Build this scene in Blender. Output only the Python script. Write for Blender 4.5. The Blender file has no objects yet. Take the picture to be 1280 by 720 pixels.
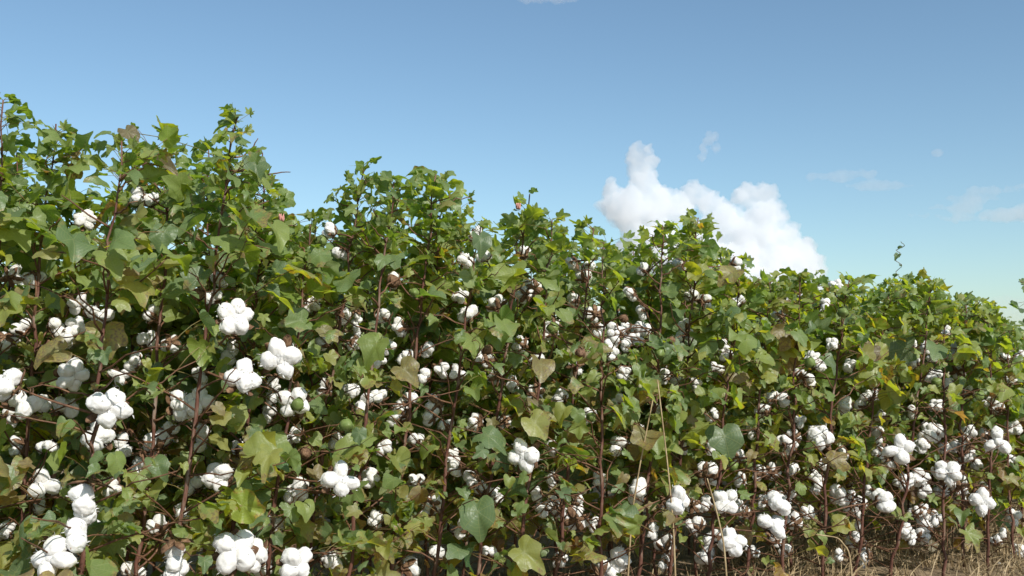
import bpy, math, random
import numpy as np
from mathutils import Vector, Matrix, noise as mnoise

SEED = 11
rng = np.random.default_rng(SEED)
rnd = random.Random(SEED)
scene = bpy.context.scene
COL = scene.collection

# ------------------------------------------------------------------ camera
F = 1244.0                     # focal length in pixels of a 1280 wide frame
CAM = np.array((0.0, 0.0, 0.9))
PITCH = math.atan(90.0 / F)
FW = np.array((0, math.cos(PITCH), math.sin(PITCH)))
UP = np.array((0, -math.sin(PITCH), math.cos(PITCH)))
cd = bpy.data.cameras.new("camera")
cd.sensor_width = 36.0
cd.lens = 36.0 * F / 1280.0
cd.clip_start = 0.05
cd.clip_end = 20000
cam = bpy.data.objects.new("camera", cd)
COL.objects.link(cam)
cam.location = CAM
cam.rotation_euler = (math.pi / 2 + PITCH, 0, 0)
cd.dof.use_dof = True
cd.dof.focus_distance = 2.9
cd.dof.aperture_fstop = 9.0
scene.camera = cam

def at(px, py, d):
    v = np.array((1.0, 0, 0)) * ((px - 640) / F) + UP * ((360 - py) / F) + FW
    return CAM + v * (d / v[1])

def project(P):
    q = np.asarray(P, float) - CAM
    z = q @ FW
    z = np.maximum(z, 1e-3)
    return 640 + F * q[..., 0] / z, 360 - F * (q @ UP) / z, z

ROW0 = np.array((-1.286, 2.5)); ROW1 = np.array((2.315, 4.5))
RT = (ROW1 - ROW0) / np.linalg.norm(ROW1 - ROW0)
RN = np.array((-RT[1], RT[0]))
def dfront(px):
    return 1.0 / (0.4 + (1 / 4.5 - 0.4) * px / 1280.0)

SKX = [-200, 0, 30, 60, 110, 150, 180, 200, 240, 300, 320, 333, 350, 385, 405, 420, 455, 490, 515, 545, 580, 615, 640, 662,
       690, 740, 770, 800, 830, 875, 905, 930, 970, 1000, 1050, 1080, 1110, 1165, 1200, 1235, 1260, 1280, 1500]
SKY = [105, 110, 125, 140, 150, 160, 160, 152, 146, 130, 155, 215, 235, 262, 240, 215, 198, 205, 212, 203, 235, 258, 240, 228,
       255, 268, 285, 280, 264, 257, 300, 328, 335, 332, 335, 345, 340, 334, 360, 372, 395, 400, 408]
def sky_y(px):
    return np.interp(px, SKX, SKY)

SUN = np.array((0.50, -0.76, 0.74)); SUN /= np.linalg.norm(SUN)

# ------------------------------------------------------------------ helpers
def nrm(v):
    v = np.asarray(v, float)
    return v / np.maximum(np.linalg.norm(v, axis=-1, keepdims=True), 1e-9)

def mesh_from(name, V, T, mats, midx=None, attrs=None, smooth=True):
    me = bpy.data.meshes.new(name)
    V = np.asarray(V, np.float32); T = np.asarray(T, np.int32)
    me.vertices.add(len(V)); me.vertices.foreach_set('co', V.ravel())
    me.loops.add(T.size); me.loops.foreach_set('vertex_index', T.ravel())
    me.polygons.add(len(T))
    me.polygons.foreach_set('loop_start', np.arange(0, T.size, 3, dtype=np.int32))
    if midx is not None:
        me.polygons.foreach_set('material_index', np.asarray(midx, np.int32))
    me.polygons.foreach_set('use_smooth', np.full(len(T), smooth))
    for k, arr in (attrs or {}).items():
        a = me.attributes.new(k, 'FLOAT_VECTOR', 'POINT')
        a.data.foreach_set('vector', np.asarray(arr, np.float32).ravel())
    for m in mats: me.materials.append(m)
    me.update(calc_edges=True)
    return me

def link(name, me, parent=None, loc=(0, 0, 0)):
    o = bpy.data.objects.new(name, me)
    COL.objects.link(o)
    o.location = loc
    if parent is not None: o.parent = parent
    return o

def tag(o, label=None, cat=None, group=None, kind=None):
    if label: o['label'] = label
    if cat: o['category'] = cat
    if group: o['group'] = group
    if kind: o['kind'] = kind
    return o

def tube(pts, rad, n=6, flat=1.0, side=None):
    """tapered tube along pts; flat<1 squashes it into a strip"""
    pts = np.asarray(pts, float); rad = np.broadcast_to(np.asarray(rad, float), (len(pts),))
    tan = nrm(np.gradient(pts, axis=0))
    ref = np.array((0.31, 0.17, 0.93)) if side is None else np.asarray(side, float)
    if side is None and abs(tan[0] @ ref) > 0.9: ref = np.array((0.9, 0.2, 0.1))
    a = nrm(np.cross(tan, ref)); b = nrm(np.cross(tan, a))
    th = np.arange(n) * 2 * math.pi / n
    V = pts[:, None] + rad[:, None, None] * (np.cos(th)[None, :, None] * a[:, None] + flat * np.sin(th)[None, :, None] * b[:, None])
    V = V.reshape(-1, 3)
    m = len(pts); T = []
    for i in range(m - 1):
        for j in range(n):
            k = (j + 1) % n
            p, q, r, s = i * n + j, i * n + k, (i + 1) * n + k, (i + 1) * n + j
            T += [(p, q, r), (p, r, s)]
    for j in range(1, n - 1):
        T += [(0, j + 1, j), ((m - 1) * n, (m - 1) * n + j, (m - 1) * n + j + 1)]
    return V, np.array(T)

def join(parts):
    Vs, Ts, k = [], [], 0
    for V, T in parts:
        Vs.append(V); Ts.append(np.asarray(T) + k); k += len(V)
    return np.concatenate(Vs), np.concatenate(Ts)

def bez(a, b, c, n):
    t = np.linspace(0, 1, n)[:, None]
    a, b, c = map(np.asarray, (a, b, c))
    return (1 - t) ** 2 * a + 2 * t * (1 - t) * b + t * t * c

# ------------------------------------------------------------------ materials
def newmat(name):
    m = bpy.data.materials.new(name); m.use_nodes = True
    nt = m.node_tree; nt.nodes.clear()
    out = nt.nodes.new('ShaderNodeOutputMaterial')
    return m, nt, out

def N(nt, typ, **kw):
    n = nt.nodes.new(typ)
    for k, v in kw.items():
        if k.startswith('i_'): n.inputs[k[2:].replace('_', ' ')].default_value = v
        else: setattr(n, k, v)
    return n

def ramp(nt, stops, interp='LINEAR'):
    r = nt.nodes.new('ShaderNodeValToRGB'); cr = r.color_ramp; cr.interpolation = interp
    while len(cr.elements) < len(stops): cr.elements.new(0.5)
    for e, (p, c) in zip(cr.elements, stops):
        e.position = p; e.color = (*c, 1) if len(c) == 3 else c
    return r

def math_(nt, op, a, b=None, clamp=False):
    n = nt.nodes.new('ShaderNodeMath'); n.operation = op; n.use_clamp = clamp
    for i, x in enumerate((a, b)):
        if x is None: continue
        if isinstance(x, (int, float)): n.inputs[i].default_value = x
        else: nt.links.new(x, n.inputs[i])
    return n.outputs[0]

def mixc(nt, fac, a, b, mode='MIX'):
    n = nt.nodes.new('ShaderNodeMix'); n.data_type = 'RGBA'; n.blend_type = mode
    for sock, x in ((n.inputs['Factor'], fac), (n.inputs['A'], a), (n.inputs['B'], b)):
        if isinstance(x, (int, float)): sock.default_value = x
        elif isinstance(x, tuple): sock.default_value = (*x, 1)
        else: nt.links.new(x, sock)
    return n.outputs['Result']

def leaf_material():
    m, nt, out = newmat('cotton_leaf')
    L = nt.links
    at_t = N(nt, 'ShaderNodeAttribute', attribute_name='tint'); sep = N(nt, 'ShaderNodeSeparateXYZ'); L.new(at_t.outputs['Vector'], sep.inputs[0])
    at_u = N(nt, 'ShaderNodeAttribute', attribute_name='leafuv'); su = N(nt, 'ShaderNodeSeparateXYZ'); L.new(at_u.outputs['Vector'], su.inputs[0])
    tint, spot, pale = sep.outputs
    top = ramp(nt, [(0.0, (0.036, 0.082, 0.036)), (0.22, (0.058, 0.118, 0.034)), (0.5, (0.104, 0.168, 0.028)), (0.74, (0.172, 0.220, 0.026)),
                    (0.88, (0.225, 0.225, 0.030)), (0.93, (0.15, 0.105, 0.030)), (0.965, (0.19, 0.11, 0.055)), (1.0, (0.09, 0.035, 0.022))])
    L.new(tint, top.inputs[0])
    # veins: palmate, radiating from the petiole
    ang = math_(nt, 'ARCTAN2', su.outputs[0], su.outputs[1])
    rad = math_(nt, 'POWER', math_(nt, 'ADD', math_(nt, 'MULTIPLY', su.outputs[0], su.outputs[0]), math_(nt, 'MULTIPLY', su.outputs[1], su.outputs[1])), 0.5)
    v = math_(nt, 'ABSOLUTE', math_(nt, 'SINE', math_(nt, 'MULTIPLY', ang, 3.5)))
    vd = math_(nt, 'MULTIPLY', v, rad)
    vein = math_(nt, 'SUBTRACT', 1.0, math_(nt, 'MULTIPLY', vd, 16.0), True)
    wav = N(nt, 'ShaderNodeTexWave', wave_type='RINGS', rings_direction='SPHERICAL'); wav.inputs['Scale'].default_value = 2.6; wav.inputs['Distortion'].default_value = 2.5
    L.new(at_u.outputs['Vector'], wav.inputs['Vector'])
    side = math_(nt, 'MULTIPLY', math_(nt, 'POWER', wav.outputs['Fac'], 8.0), 0.35)
    vein = math_(nt, 'MULTIPLY', math_(nt, 'MAXIMUM', vein, side), 0.38)
    # mottling, older leaves rusty in blotches
    geo = N(nt, 'ShaderNodeTexCoord')
    no = N(nt, 'ShaderNodeTexNoise'); no.inputs['Scale'].default_value = 38; no.inputs['Detail'].default_value = 4; no.inputs['Roughness'].default_value = 0.65
    L.new(geo.outputs['Object'], no.inputs['Vector'])
    no2 = N(nt, 'ShaderNodeTexNoise'); no2.inputs['Scale'].default_value = 150; no2.inputs['Detail'].default_value = 3
    L.new(geo.outputs['Object'], no2.inputs['Vector'])
    c = mixc(nt, vein, top.outputs[0], (0.30, 0.33, 0.12))
    thr = math_(nt, 'SUBTRACT', 1.15, spot)
    sp = math_(nt, 'MULTIPLY', math_(nt, 'SUBTRACT', math_(nt, 'ADD', no.outputs['Fac'], math_(nt, 'MULTIPLY', rad, 0.40)), thr), 7.0, True)
    rust = ramp(nt, [(0.40, (0.24, 0.20, 0.03)), (0.52, (0.21, 0.11, 0.035)), (0.62, (0.10, 0.045, 0.022))]); L.new(no2.outputs['Fac'], rust.inputs[0])
    c = mixc(nt, math_(nt, 'MULTIPLY', sp, 0.85), c, rust.outputs[0])
    spk = math_(nt, 'MULTIPLY', math_(nt, 'SUBTRACT', no2.outputs['Fac'], 0.66), 9.0, True)
    c = mixc(nt, math_(nt, 'MULTIPLY', spk, math_(nt, 'MULTIPLY', spot, 0.9)), c, (0.06, 0.03, 0.012))
    var = math_(nt, 'ADD', 0.95, math_(nt, 'MULTIPLY', no.outputs['Fac'], 0.72))
    comb = N(nt, 'ShaderNodeCombineColor'); [L.new(var, comb.inputs[i]) for i in range(3)]
    c = mixc(nt, 1.0, c, comb.outputs[0], 'MULTIPLY')
    # the leaf underside is paler and greyer; some leaves get a dust-grey sheen painted into the colour
    gy = N(nt, 'ShaderNodeNewGeometry')
    under = mixc(nt, 0.48, c, (0.20, 0.24, 0.13))
    pale_sheen = mixc(nt, math_(nt, 'MULTIPLY', pale, 0.6), c, (0.29, 0.32, 0.20))
    col = mixc(nt, gy.outputs['Backfacing'], pale_sheen, under)
    b = N(nt, 'ShaderNodeBsdfPrincipled'); L.new(col, b.inputs['Base Color'])
    b.inputs['Roughness'].default_value = 0.42; b.inputs['Specular IOR Level'].default_value = 0.55
    bump = N(nt, 'ShaderNodeBump'); bump.inputs['Strength'].default_value = 0.35; bump.inputs['Distance'].default_value = 0.003
    L.new(math_(nt, 'ADD', no2.outputs['Fac'], math_(nt, 'MULTIPLY', vein, -1.5)), bump.inputs['Height']); L.new(bump.outputs[0], b.inputs['Normal'])
    tr = N(nt, 'ShaderNodeBsdfTranslucent')
    tc = mixc(nt, 1.0, c, (2.5, 2.25, 0.7), 'MULTIPLY')
    L.new(tc, tr.inputs['Color'])
    mx = N(nt, 'ShaderNodeMixShader'); mx.inputs[0].default_value = 0.48
    L.new(b.outputs[0], mx.inputs[1]); L.new(tr.outputs[0], mx.inputs[2]); L.new(mx.outputs[0], out.inputs['Surface'])
    return m

def simple(name, stops, scale=40, rough=0.7, stretch=(1, 1, 1), bump=0.0, spec=0.3, rampfrom='noise', sheen=0.0):
    m, nt, out = newmat(name); L = nt.links
    tc = N(nt, 'ShaderNodeTexCoord'); mp = N(nt, 'ShaderNodeMapping'); mp.inputs['Scale'].default_value = stretch
    L.new(tc.outputs['Object'], mp.inputs[0])
    no = N(nt, 'ShaderNodeTexNoise'); no.inputs['Scale'].default_value = scale; no.inputs['Detail'].default_value = 6; no.inputs['Roughness'].default_value = 0.65
    L.new(mp.outputs[0], no.inputs['Vector'])
    r = ramp(nt, stops); L.new(no.outputs['Fac'], r.inputs[0])
    b = N(nt, 'ShaderNodeBsdfPrincipled'); L.new(r.outputs[0], b.inputs['Base Color'])
    b.inputs['Roughness'].default_value = rough; b.inputs['Specular IOR Level'].default_value = spec
    if sheen: b.inputs['Sheen Weight'].default_value = sheen
    if bump:
        bp = N(nt, 'ShaderNodeBump'); bp.inputs['Strength'].default_value = bump; bp.inputs['Distance'].default_value = 0.01
        L.new(no.outputs['Fac'], bp.inputs['Height']); L.new(bp.outputs[0], b.inputs['Normal'])
    L.new(b.outputs[0], out.inputs['Surface'])
    return m

M_LEAF = leaf_material()
M_STEM = simple('reddish_brown_stem', [(0.3, (0.05, 0.02, 0.014)), (0.5, (0.11, 0.045, 0.03)), (0.62, (0.17, 0.11, 0.08)), (0.75, (0.26, 0.22, 0.18))], 45, 0.6, (1, 1, 0.25), 0.3)
M_TWIG = simple('brown_twig', [(0.3, (0.06, 0.028, 0.018)), (0.6, (0.15, 0.075, 0.040)), (0.8, (0.26, 0.17, 0.09))], 50, 0.65, (1, 1, 1), 0.2)
M_PETIOLE = simple('petiole', [(0.35, (0.12, 0.13, 0.035)), (0.6, (0.16, 0.085, 0.035)), (0.75, (0.2, 0.18, 0.08))], 9, 0.5)
M_LINT = simple('cotton_lint', [(0.25, (0.62, 0.59, 0.54)), (0.45, (0.64, 0.63, 0.61)), (0.8, (0.70, 0.697, 0.69))], 3.0, 0.95, (1, 1, 1), 0.0, 0.08, sheen=0.25)
_nt = M_LINT.node_tree; _b = [n for n in _nt.nodes if n.type == 'BSDF_PRINCIPLED'][0]
_t = N(_nt, 'ShaderNodeTexCoord'); _n = N(_nt, 'ShaderNodeTexNoise'); _n.inputs['Scale'].default_value = 9; _n.inputs['Detail'].default_value = 8; _n.inputs['Roughness'].default_value = 0.75; _n.inputs['Distortion'].default_value = 1.2
_bp = N(_nt, 'ShaderNodeBump'); _bp.inputs['Strength'].default_value = 0.18; _bp.inputs['Distance'].default_value = 0.25
_nt.links.new(_t.outputs['Object'], _n.inputs['Vector']); _nt.links.new(_n.outputs['Fac'], _bp.inputs['Height']); _nt.links.new(_bp.outputs[0], _b.inputs['Normal'])
_b.inputs['Subsurface Weight'].default_value = 0.5; _b.inputs['Subsurface Radius'].default_value = (0.3, 0.29, 0.27); _b.inputs['Subsurface Scale'].default_value = 0.02
M_BURR = simple('dry_burr', [(0.3, (0.05, 0.025, 0.015)), (0.5, (0.13, 0.07, 0.038)), (0.75, (0.32, 0.21, 0.12))], 3.0, 0.75, (1, 1, 1), 0.3)
M_STRAW = simple('dry_straw', [(0.3, (0.12, 0.08, 0.04)), (0.5, (0.30, 0.22, 0.12)), (0.72, (0.50, 0.41, 0.25))], 14.0, 0.6)
M_SOIL = simple('soil', [(0.3, (0.09, 0.065, 0.04)), (0.5, (0.20, 0.145, 0.09)), (0.7, (0.34, 0.265, 0.17))], 16.0, 0.95, (1, 1, 1), 0.8)
M_GREENBOLL = simple('green_boll', [(0.3, (0.09, 0.14, 0.03)), (0.7, (0.17, 0.21, 0.07))], 2, 0.45)
M_PINK = simple('wilted_petal', [(0.3, (0.45, 0.17, 0.16)), (0.7, (0.62, 0.38, 0.30))], 30, 0.6)

# ------------------------------------------------------------------ leaf meshes
def leaf_template(na, nr, depth):
    th = np.linspace(-math.pi, math.pi, na, endpoint=False) + math.pi / na
    fl = 0.66 - 0.36 * depth
    r = np.full(na, fl); q = r.copy() ** 6
    for a0, A, w, ex in ((0, 1.06, 0.46, 1.2), (1.02, 0.76 + 0.10 * depth, 0.46, 1.6), (-1.02, 0.76 + 0.10 * depth, 0.46, 1.6), (2.0, 0.68 - 0.06 * depth, 0.5, 1.7), (-2.0, 0.68 - 0.06 * depth, 0.5, 1.7)):
        dlt = np.abs((th - a0 + math.pi) % (2 * math.pi) - math.pi)
        q += (fl * 0.3 + (A - fl * 0.3) * np.exp(-(dlt / (w * (1.7 - 0.6 * depth))) ** ex)) ** 6
    r = q ** (1 / 6); r /= r.max()
    r *= 1 - 0.55 * np.exp(-((math.pi - np.abs(th)) / 0.35) ** 2)
    fr = np.linspace(0, 1, nr + 1)[1:]
    V = [(0.0, 0.0)]
    for f in fr:
        rr = r * f
        V += list(zip(rr * np.sin(th), rr * np.cos(th)))
    T = []
    for j in range(na):
        k = (j + 1) % na
        T.append((0, 1 + k, 1 + j))
        for i in range(nr - 1):
            a, b = 1 + i * na + j, 1 + i * na + k
            c, d = a + na, b + na
            T += [(a, b, d), (a, d, c)]
    T = np.array(T)[:, ::-1]
    return np.array(V), T

TPL = {lod: [leaf_template(na, nr, dp) for dp in (0.0, 0.35, 0.85)] for lod, (na, nr) in enumerate(((32, 3), (24, 2), (16, 2)))}

class Leaves:
    def __init__(s): s.d = []; s.pet = []; s.buds = []
    def add(s, pos, T, Nn, size, tint, spot=0.2, pale=0.0, tpl=None, fold=None, curl=None, stalk=None):
        s.d.append((pos, T, Nn, size, tint, spot, pale, rnd.choice((0, 0, 0, 0, 1, 1, 2)) if tpl is None else tpl,
                    rnd.triangular(-0.25, 1.1, 0.35) if fold is None else fold, rnd.triangular(-0.3, 1.3, 0.5) if curl is None else curl))
        s.pet.append(stalk)

def build_foliage(lv, base, lod, keep):
    groups = {}
    for i in keep:
        groups.setdefault(lv.d[i][7], []).append(i)
    Vs, Ts, TI, UV, MI, k = [], [], [], [], [], 0
    for tpl, ids in groups.items():
        P2, Tt = TPL[lod][tpl]
        n, m = len(ids), len(P2)
        pos = np.array([lv.d[i][0] for i in ids]); T = nrm([lv.d[i][1] for i in ids]); Nn = np.array([lv.d[i][2] for i in ids], float)
        Nn = nrm(Nn - (Nn * T).sum(1, keepdims=True) * T); B = np.cross(T, Nn)
        size = np.array([lv.d[i][3] for i in ids]); fold = np.array([lv.d[i][8] for i in ids])[:, None]; curl = np.array([lv.d[i][9] for i in ids])[:, None]
        asp = rng.uniform(0.72, 1.05, (n, 1)); skew = rng.normal(0, 0.14, (n, 1))
        jr = 1 + rng.normal(0, 0.022, (n, m)); x = P2[None, :, 0] * asp * jr + skew * P2[None, :, 1]; y = np.repeat(P2[None, :, 1], n, 0) * jr
        r2 = x * x + y * y; a = np.arctan2(x, y)
        ph = rng.uniform(0, 6.28, (n, 1)); wv = rng.uniform(0.03, 0.15, (n, 1))
        z = fold * np.abs(x) - curl * 0.55 * r2 + wv * np.sin(a * rng.integers(4, 8, (n, 1)) + ph) * r2 * 1.4 + rng.normal(0, 0.012, (n, m)) * r2
        # vein corrugation
        z += 0.05 * np.abs(np.sin(a * 3.5)) * np.sqrt(r2)
        tw = rng.normal(0, 0.45, (n, 1)); z += tw * x * y
        W = pos[:, None] + size[:, None, None] * (x[..., None] * B[:, None] + y[..., None] * T[:, None] + z[..., None] * Nn[:, None])
        Vs.append(W.reshape(-1, 3) - base)
        Ts.append((Tt[None] + (np.arange(n) * m)[:, None, None]).reshape(-1, 3) + k); k += n * m
        tt = np.array([[lv.d[i][4], lv.d[i][5], lv.d[i][6]] for i in ids])
        TI.append(np.repeat(tt, m, 0))
        UV.append(np.stack([np.tile(P2[:, 0], n), np.tile(P2[:, 1], n), np.repeat(rng.uniform(0, 50, n), m) * 0], 1))
        MI.append(np.zeros(n * len(Tt), int))
    st = [lv.pet[i] for i in keep if lv.pet[i] is not None]
    for (a, b, c, r) in st:
        V, T = tube(bez(a, b, c, 4), (r, r * 0.8, r * 0.7, r * 0.7), 4 if lod == 0 else 3)
        Vs.append(V - base); Ts.append(T + k); k += len(V); MI.append(np.ones(len(T), int))
        TI.append(np.full((len(V), 3), 0.4)); UV.append(np.zeros((len(V), 3)))
    if not Vs: return None
    return mesh_from('foliage', np.concatenate(Vs), np.concatenate(Ts), [M_LEAF, M_PETIOLE], np.concatenate(MI),
                     {'tint': np.concatenate(TI), 'leafuv': np.concatenate(UV)})

# ------------------------------------------------------------------ boll meshes (unit size, axis +z away from the stalk)
def ico(sub):
    import bmesh
    bm = bmesh.new(); bmesh.ops.create_icosphere(bm, subdivisions=sub, radius=1)
    V = np.array([v.co[:] for v in bm.verts]); T = np.array([[v.index for v in f.verts] for f in bm.faces]); bm.free()
    return V, T
ICO4, ICO3, ICO2, ICO1 = ico(5), ico(4), ico(3), ico(2)

def lint_mesh(kind, seed, sph):
    r_ = random.Random(seed); parts = []
    n = r_.choice((4, 4, 5, 3)) if kind != 'hang' else r_.choice((4, 5))
    specs = []
    for i in range(n):
        ph = i * 2 * math.pi / n + r_.uniform(-0.25, 0.25)
        if kind == 'compact':
            c = np.array((0.43 * math.cos(ph), 0.43 * math.sin(ph), r_.uniform(-0.12, 0.16))); s = (r_.uniform(.46, .58), r_.uniform(.38, .47), r_.uniform(.46, .60))
        elif kind == 'wide':
            q = r_.uniform(0.42, 0.55); c = np.array((q * math.cos(ph), q * math.sin(ph), r_.uniform(-0.15, 0.15))); s = (r_.uniform(.46, .58), r_.uniform(.36, .45), r_.uniform(.38, .50))
        else:
            q = r_.uniform(0.08, 0.26); c = np.array((q * math.cos(ph * 1.7), q * math.sin(ph * 1.7), 0.28 - i * r_.uniform(0.32, 0.44))); s = (r_.uniform(.36, .46), r_.uniform(.33, .42), r_.uniform(.34, .46))
        specs.append((c, s, ph))
    if kind != 'hang':
        specs.append((np.array((0, 0, 0.02)), (.36, .36, .34), 0))
    for c, s, ph in specs:
        V, T = sph; V = V.copy()
        off = Vector((r_.uniform(0, 90), r_.uniform(0, 90), r_.uniform(0, 90)))
        V2 = np.empty_like(V)
        for k, v in enumerate(V):
            p = Vector(v)
            d = 1 + 0.17 * mnoise.noise(p * 1.3 + off) + 0.06 * mnoise.noise(p * 3.2 + off) + 0.018 * mnoise.noise(p * 9 + off) + 0.022 * mnoise.noise(p * 26 + off)
            # seam creases between seed lumps of one lock
            d -= 0.05 * max(0, math.cos(v[2] * 6.0 + off.x)) ** 4
            V2[k] = v * d
        V2 *= np.array(s)
        ca, sa = math.cos(ph), math.sin(ph)
        V2 = V2 @ np.array(((ca, sa, 0), (-sa, ca, 0), (0, 0, 1)))
        if kind == 'hang':
            V2[:, 0] += 0.12 * np.sin(V2[:, 2] * 2 + seed)
        parts.append((V2 + c, T))
    V, T = join(parts)
    g = np.random.default_rng(seed); k = 500 if len(sph[0]) > 1000 else 150
    i = g.integers(0, len(V), k); cen = V.mean(0); nn = nrm(V[i] - cen); dd = nrm(nn * 0.55 + g.normal(0, 0.55, (k, 3))); sd = nrm(np.cross(dd, g.normal(0, 1, (k, 3))))
    ln = g.uniform(0.06, 0.26, (k, 1)); wd = 0.012
    A = V[i] - 0.02 * nn; B = A + sd * wd; M_ = A + dd * ln * 0.6 + sd * wd * 0.5; E = A + dd * ln + g.normal(0, 0.05, (k, 3))
    VV = np.stack([A, B, M_, E], 1).reshape(-1, 3); q = np.arange(k)[:, None] * 4
    TT = np.concatenate([q + np.array((0, 1, 2)), q + np.array((0, 2, 3))])
    return join([(V, T), (VV, TT)])

def burr_mesh(kind, seed):
    r_ = random.Random(seed + 500); parts = []
    n = r_.choice((4, 5))
    for i in range(n):
        ph = (i + 0.5) * 2 * math.pi / n + r_.uniform(-0.2, 0.2)
        s = np.linspace(0, 1, 6); L = r_.uniform(0.8, 1.12)
        rad = 0.05 + L * np.sin(s * 1.5); z = -0.62 + 0.62 * s ** 1.8 * r_.uniform(0.5, 1.1) + 0.06 * np.sin(s * 5)
        if kind == 'hang': z = 0.75 - 0.25 * s ** 1.5 * r_.uniform(0.2, 1.6); rad *= 0.8
        P = np.stack([rad * math.cos(ph), rad * math.sin(ph), z], 1)
        w = np.array((0.10, 0.20, 0.24, 0.20, 0.11, 0.012)) * r_.uniform(0.8, 1.15)
        parts.append(tube(P, w, 6, 0.22, side=(0.01 + math.cos(ph) * 0.3, math.sin(ph) * 0.3, -1)))
    zb = 0.75 if kind == 'hang' else -0.62
    V = ICO1[0] * np.array((0.17, 0.17, 0.11)) + np.array((0, 0, zb)); parts.append((V, ICO1[1]))
    for i in range(3):                      # withered bracts
        ph = i * 2.1 + r_.uniform(0, 1); s = np.linspace(0, 1, 4); dz = -1 if kind != 'hang' else 1
        P = np.stack([(0.1 + 0.42 * s) * math.cos(ph), (0.1 + 0.42 * s) * math.sin(ph), zb + dz * (0.02 + 0.10 * np.sin(s * 3 + i))], 1)
        parts.append(tube(P, (0.1, 0.17, 0.12, 0.01), 5, 0.12, side=(0.01, 0, -1)))
    return join(parts)

BOLLS = {'compact': [], 'wide': [], 'hang': []}; SMALL = []
for kd, cnt in (('compact', 8), ('wide', 5), ('hang', 5)):
    for q in range(cnt):
        sd = 100 * cnt + q * 7 + len(kd)
        V, T = lint_mesh(kd, sd, ICO3); Vb, Tb = burr_mesh(kd, sd)
        BOLLS[kd].append((mesh_from('boll', V, T, [M_LINT]), mesh_from('burr', Vb, Tb, [M_BURR])))
for q in range(6):
    kd = ('compact', 'compact', 'wide', 'hang')[q % 4]
    V, T = lint_mesh(kd, 900 + q, ICO2); Vb, Tb = burr_mesh(kd, 900 + q)
    VV, TT = join([(V, T), (Vb, Tb)])
    SMALL.append((kd, mesh_from('boll', VV, TT, [M_LINT, M_BURR], [0] * len(T) + [1] * len(Tb))))

def frame_from(axis, spin):
    z = Vector(axis).normalized(); q = z.to_track_quat('Z', 'Y')
    return (q.to_matrix() @ Matrix.Rotation(spin, 3, 'Z')).to_quaternion()

# ------------------------------------------------------------------ what the photograph shows: open bolls (pixel x, y, radius)
BL = """89,469,20 8,480,22 30,506,21 54,504,12 82,508,17 136,510,25 121,545,20 154,553,15h 173,580,13h 196,552,17 229,506,19 249,503,19 252,540,14h
241,607,14 272,596,19 229,642,10 54,607,20 49,630,13 109,628,26h 66,698,26 221,699,24h 293,689,27 316,694,20 3,664,14 196,658,15 167,712,14 167,452,12 23,559,10
267,371,11 296,396,23 289,436,15h 303,471,22 350,448,23w 340,484,15h 367,502,19 366,545,14 336,517,8 212,538,9 345,655,10 371,614,18 425,600,21 462,597,13
370,704,22 330,708,14 567,584,13 579,657,15 510,712,16 412,700,14 590,600,12 429,395,11 446,398,10h 480,394,8 500,409,7 507,446,11 405,427,7 405,486,8
455,503,14 512,498,8 472,496,8 542,506,13w 500,509,8 557,532,11 595,528,9 572,466,8 585,392,13 620,380,13w 632,528,8 575,370,9 412,289,10 427,317,10 492,350,8
605,320,8 582,325,10 597,295,8 172,246,9 188,250,8 17,344,12 42,349,9 125,396,18w 71,410,11 95,407,8 185,424,15 214,430,12 192,392,8 275,349,7 107,275,7 7,427,10
85,422,9 27,410,9 97,380,9 654,317,7 717,330,9 735,335,7 729,345,9 805,336,7 849,331,8 920,330,6 666,362,11 654,369,8 717,376,10 742,392,10 787,367,7 864,370,8 882,377,8w
922,377,6 765,412,9 747,412,8 780,412,7 802,412,11 855,407,8 802,390,6 767,425,9 782,430,8 765,443,7 700,497,10 847,424,6 907,444,7 890,519,9 914,549,5 655,570,17w 657,581,9
772,557,13 885,592,14 947,590,10 950,512,7 800,542,6 695,636,8 717,647,15 724,629,9 797,615,15 815,660,9h 847,627,16 866,631,9 882,629,10 907,627,15 869,656,12 832,681,13
832,705,10 774,699,15 755,714,15 882,695,13 890,672,12 915,678,16 955,650,7 677,637,8 965,497,8 979,500,10 1010,476,10 1000,467,6 1015,447,6 1025,456,6 1035,471,6 1062,457,9
1142,454,6 1166,447,6 1197,465,8 1167,471,9 1255,447,7 1276,445,6 1077,502,11 1056,507,11 1089,494,6 1097,493,5 1140,515,7 1170,507,9 1235,502,7 1247,510,8 1027,547,14 987,560,9
981,551,6 992,545,7 1000,527,8 1160,540,12 1125,562,16 1112,572,12 1152,557,9 1054,567,8 1212,540,9 1230,544,8 1207,566,11 1247,552,14w 1267,535,10 1185,592,14 1198,603,10 1100,568,9 965,590,10
1145,595,9 1020,610,8 1020,597,7 1046,618,13 1060,620,8 1070,637,10h 1105,627,14 1087,615,6 1150,599,10 1202,614,8 1227,627,14 1231,610,8 1155,650,12h 1147,667,9 1157,671,7 1145,640,8
1267,646,10 1252,668,7 1244,676,7 1272,690,10 1250,716,11 972,630,15 986,620,9 967,655,16 992,652,10 967,673,10 1170,648,9 1202,628,7 1178,612,10 1032,380,6 1045,357,5 974,396,5 1181,415,6
1139,431,5 1192,445,5 1115,406,5 1196,433,5 1157,435,5 1180,560,6 1135,600,6 1010,640,6 940,540,5 1030,580,7 1220,580,6 1265,575,7 1100,520,6 1210,490,7 1262,475,6 1185,480,5 1040,430,5
530,470,7 390,380,8 445,430,8 250,470,9 150,470,9 60,440,9 15,520,13 60,560,10 140,610,9 300,560,8 420,550,8 480,560,8 520,600,9 470,650,10 545,690,10 620,620,9 610,690,9 690,600,7
690,560,6 735,520,6 610,450,7 650,430,7 690,410,7 640,480,7 720,460,6 830,470,6 870,480,6 820,510,6 850,560,7 750,600,7 740,655,7 660,690,9 700,700,9 940,690,8 930,640,7 925,600,6 890,560,6"""
bolls = []
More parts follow.
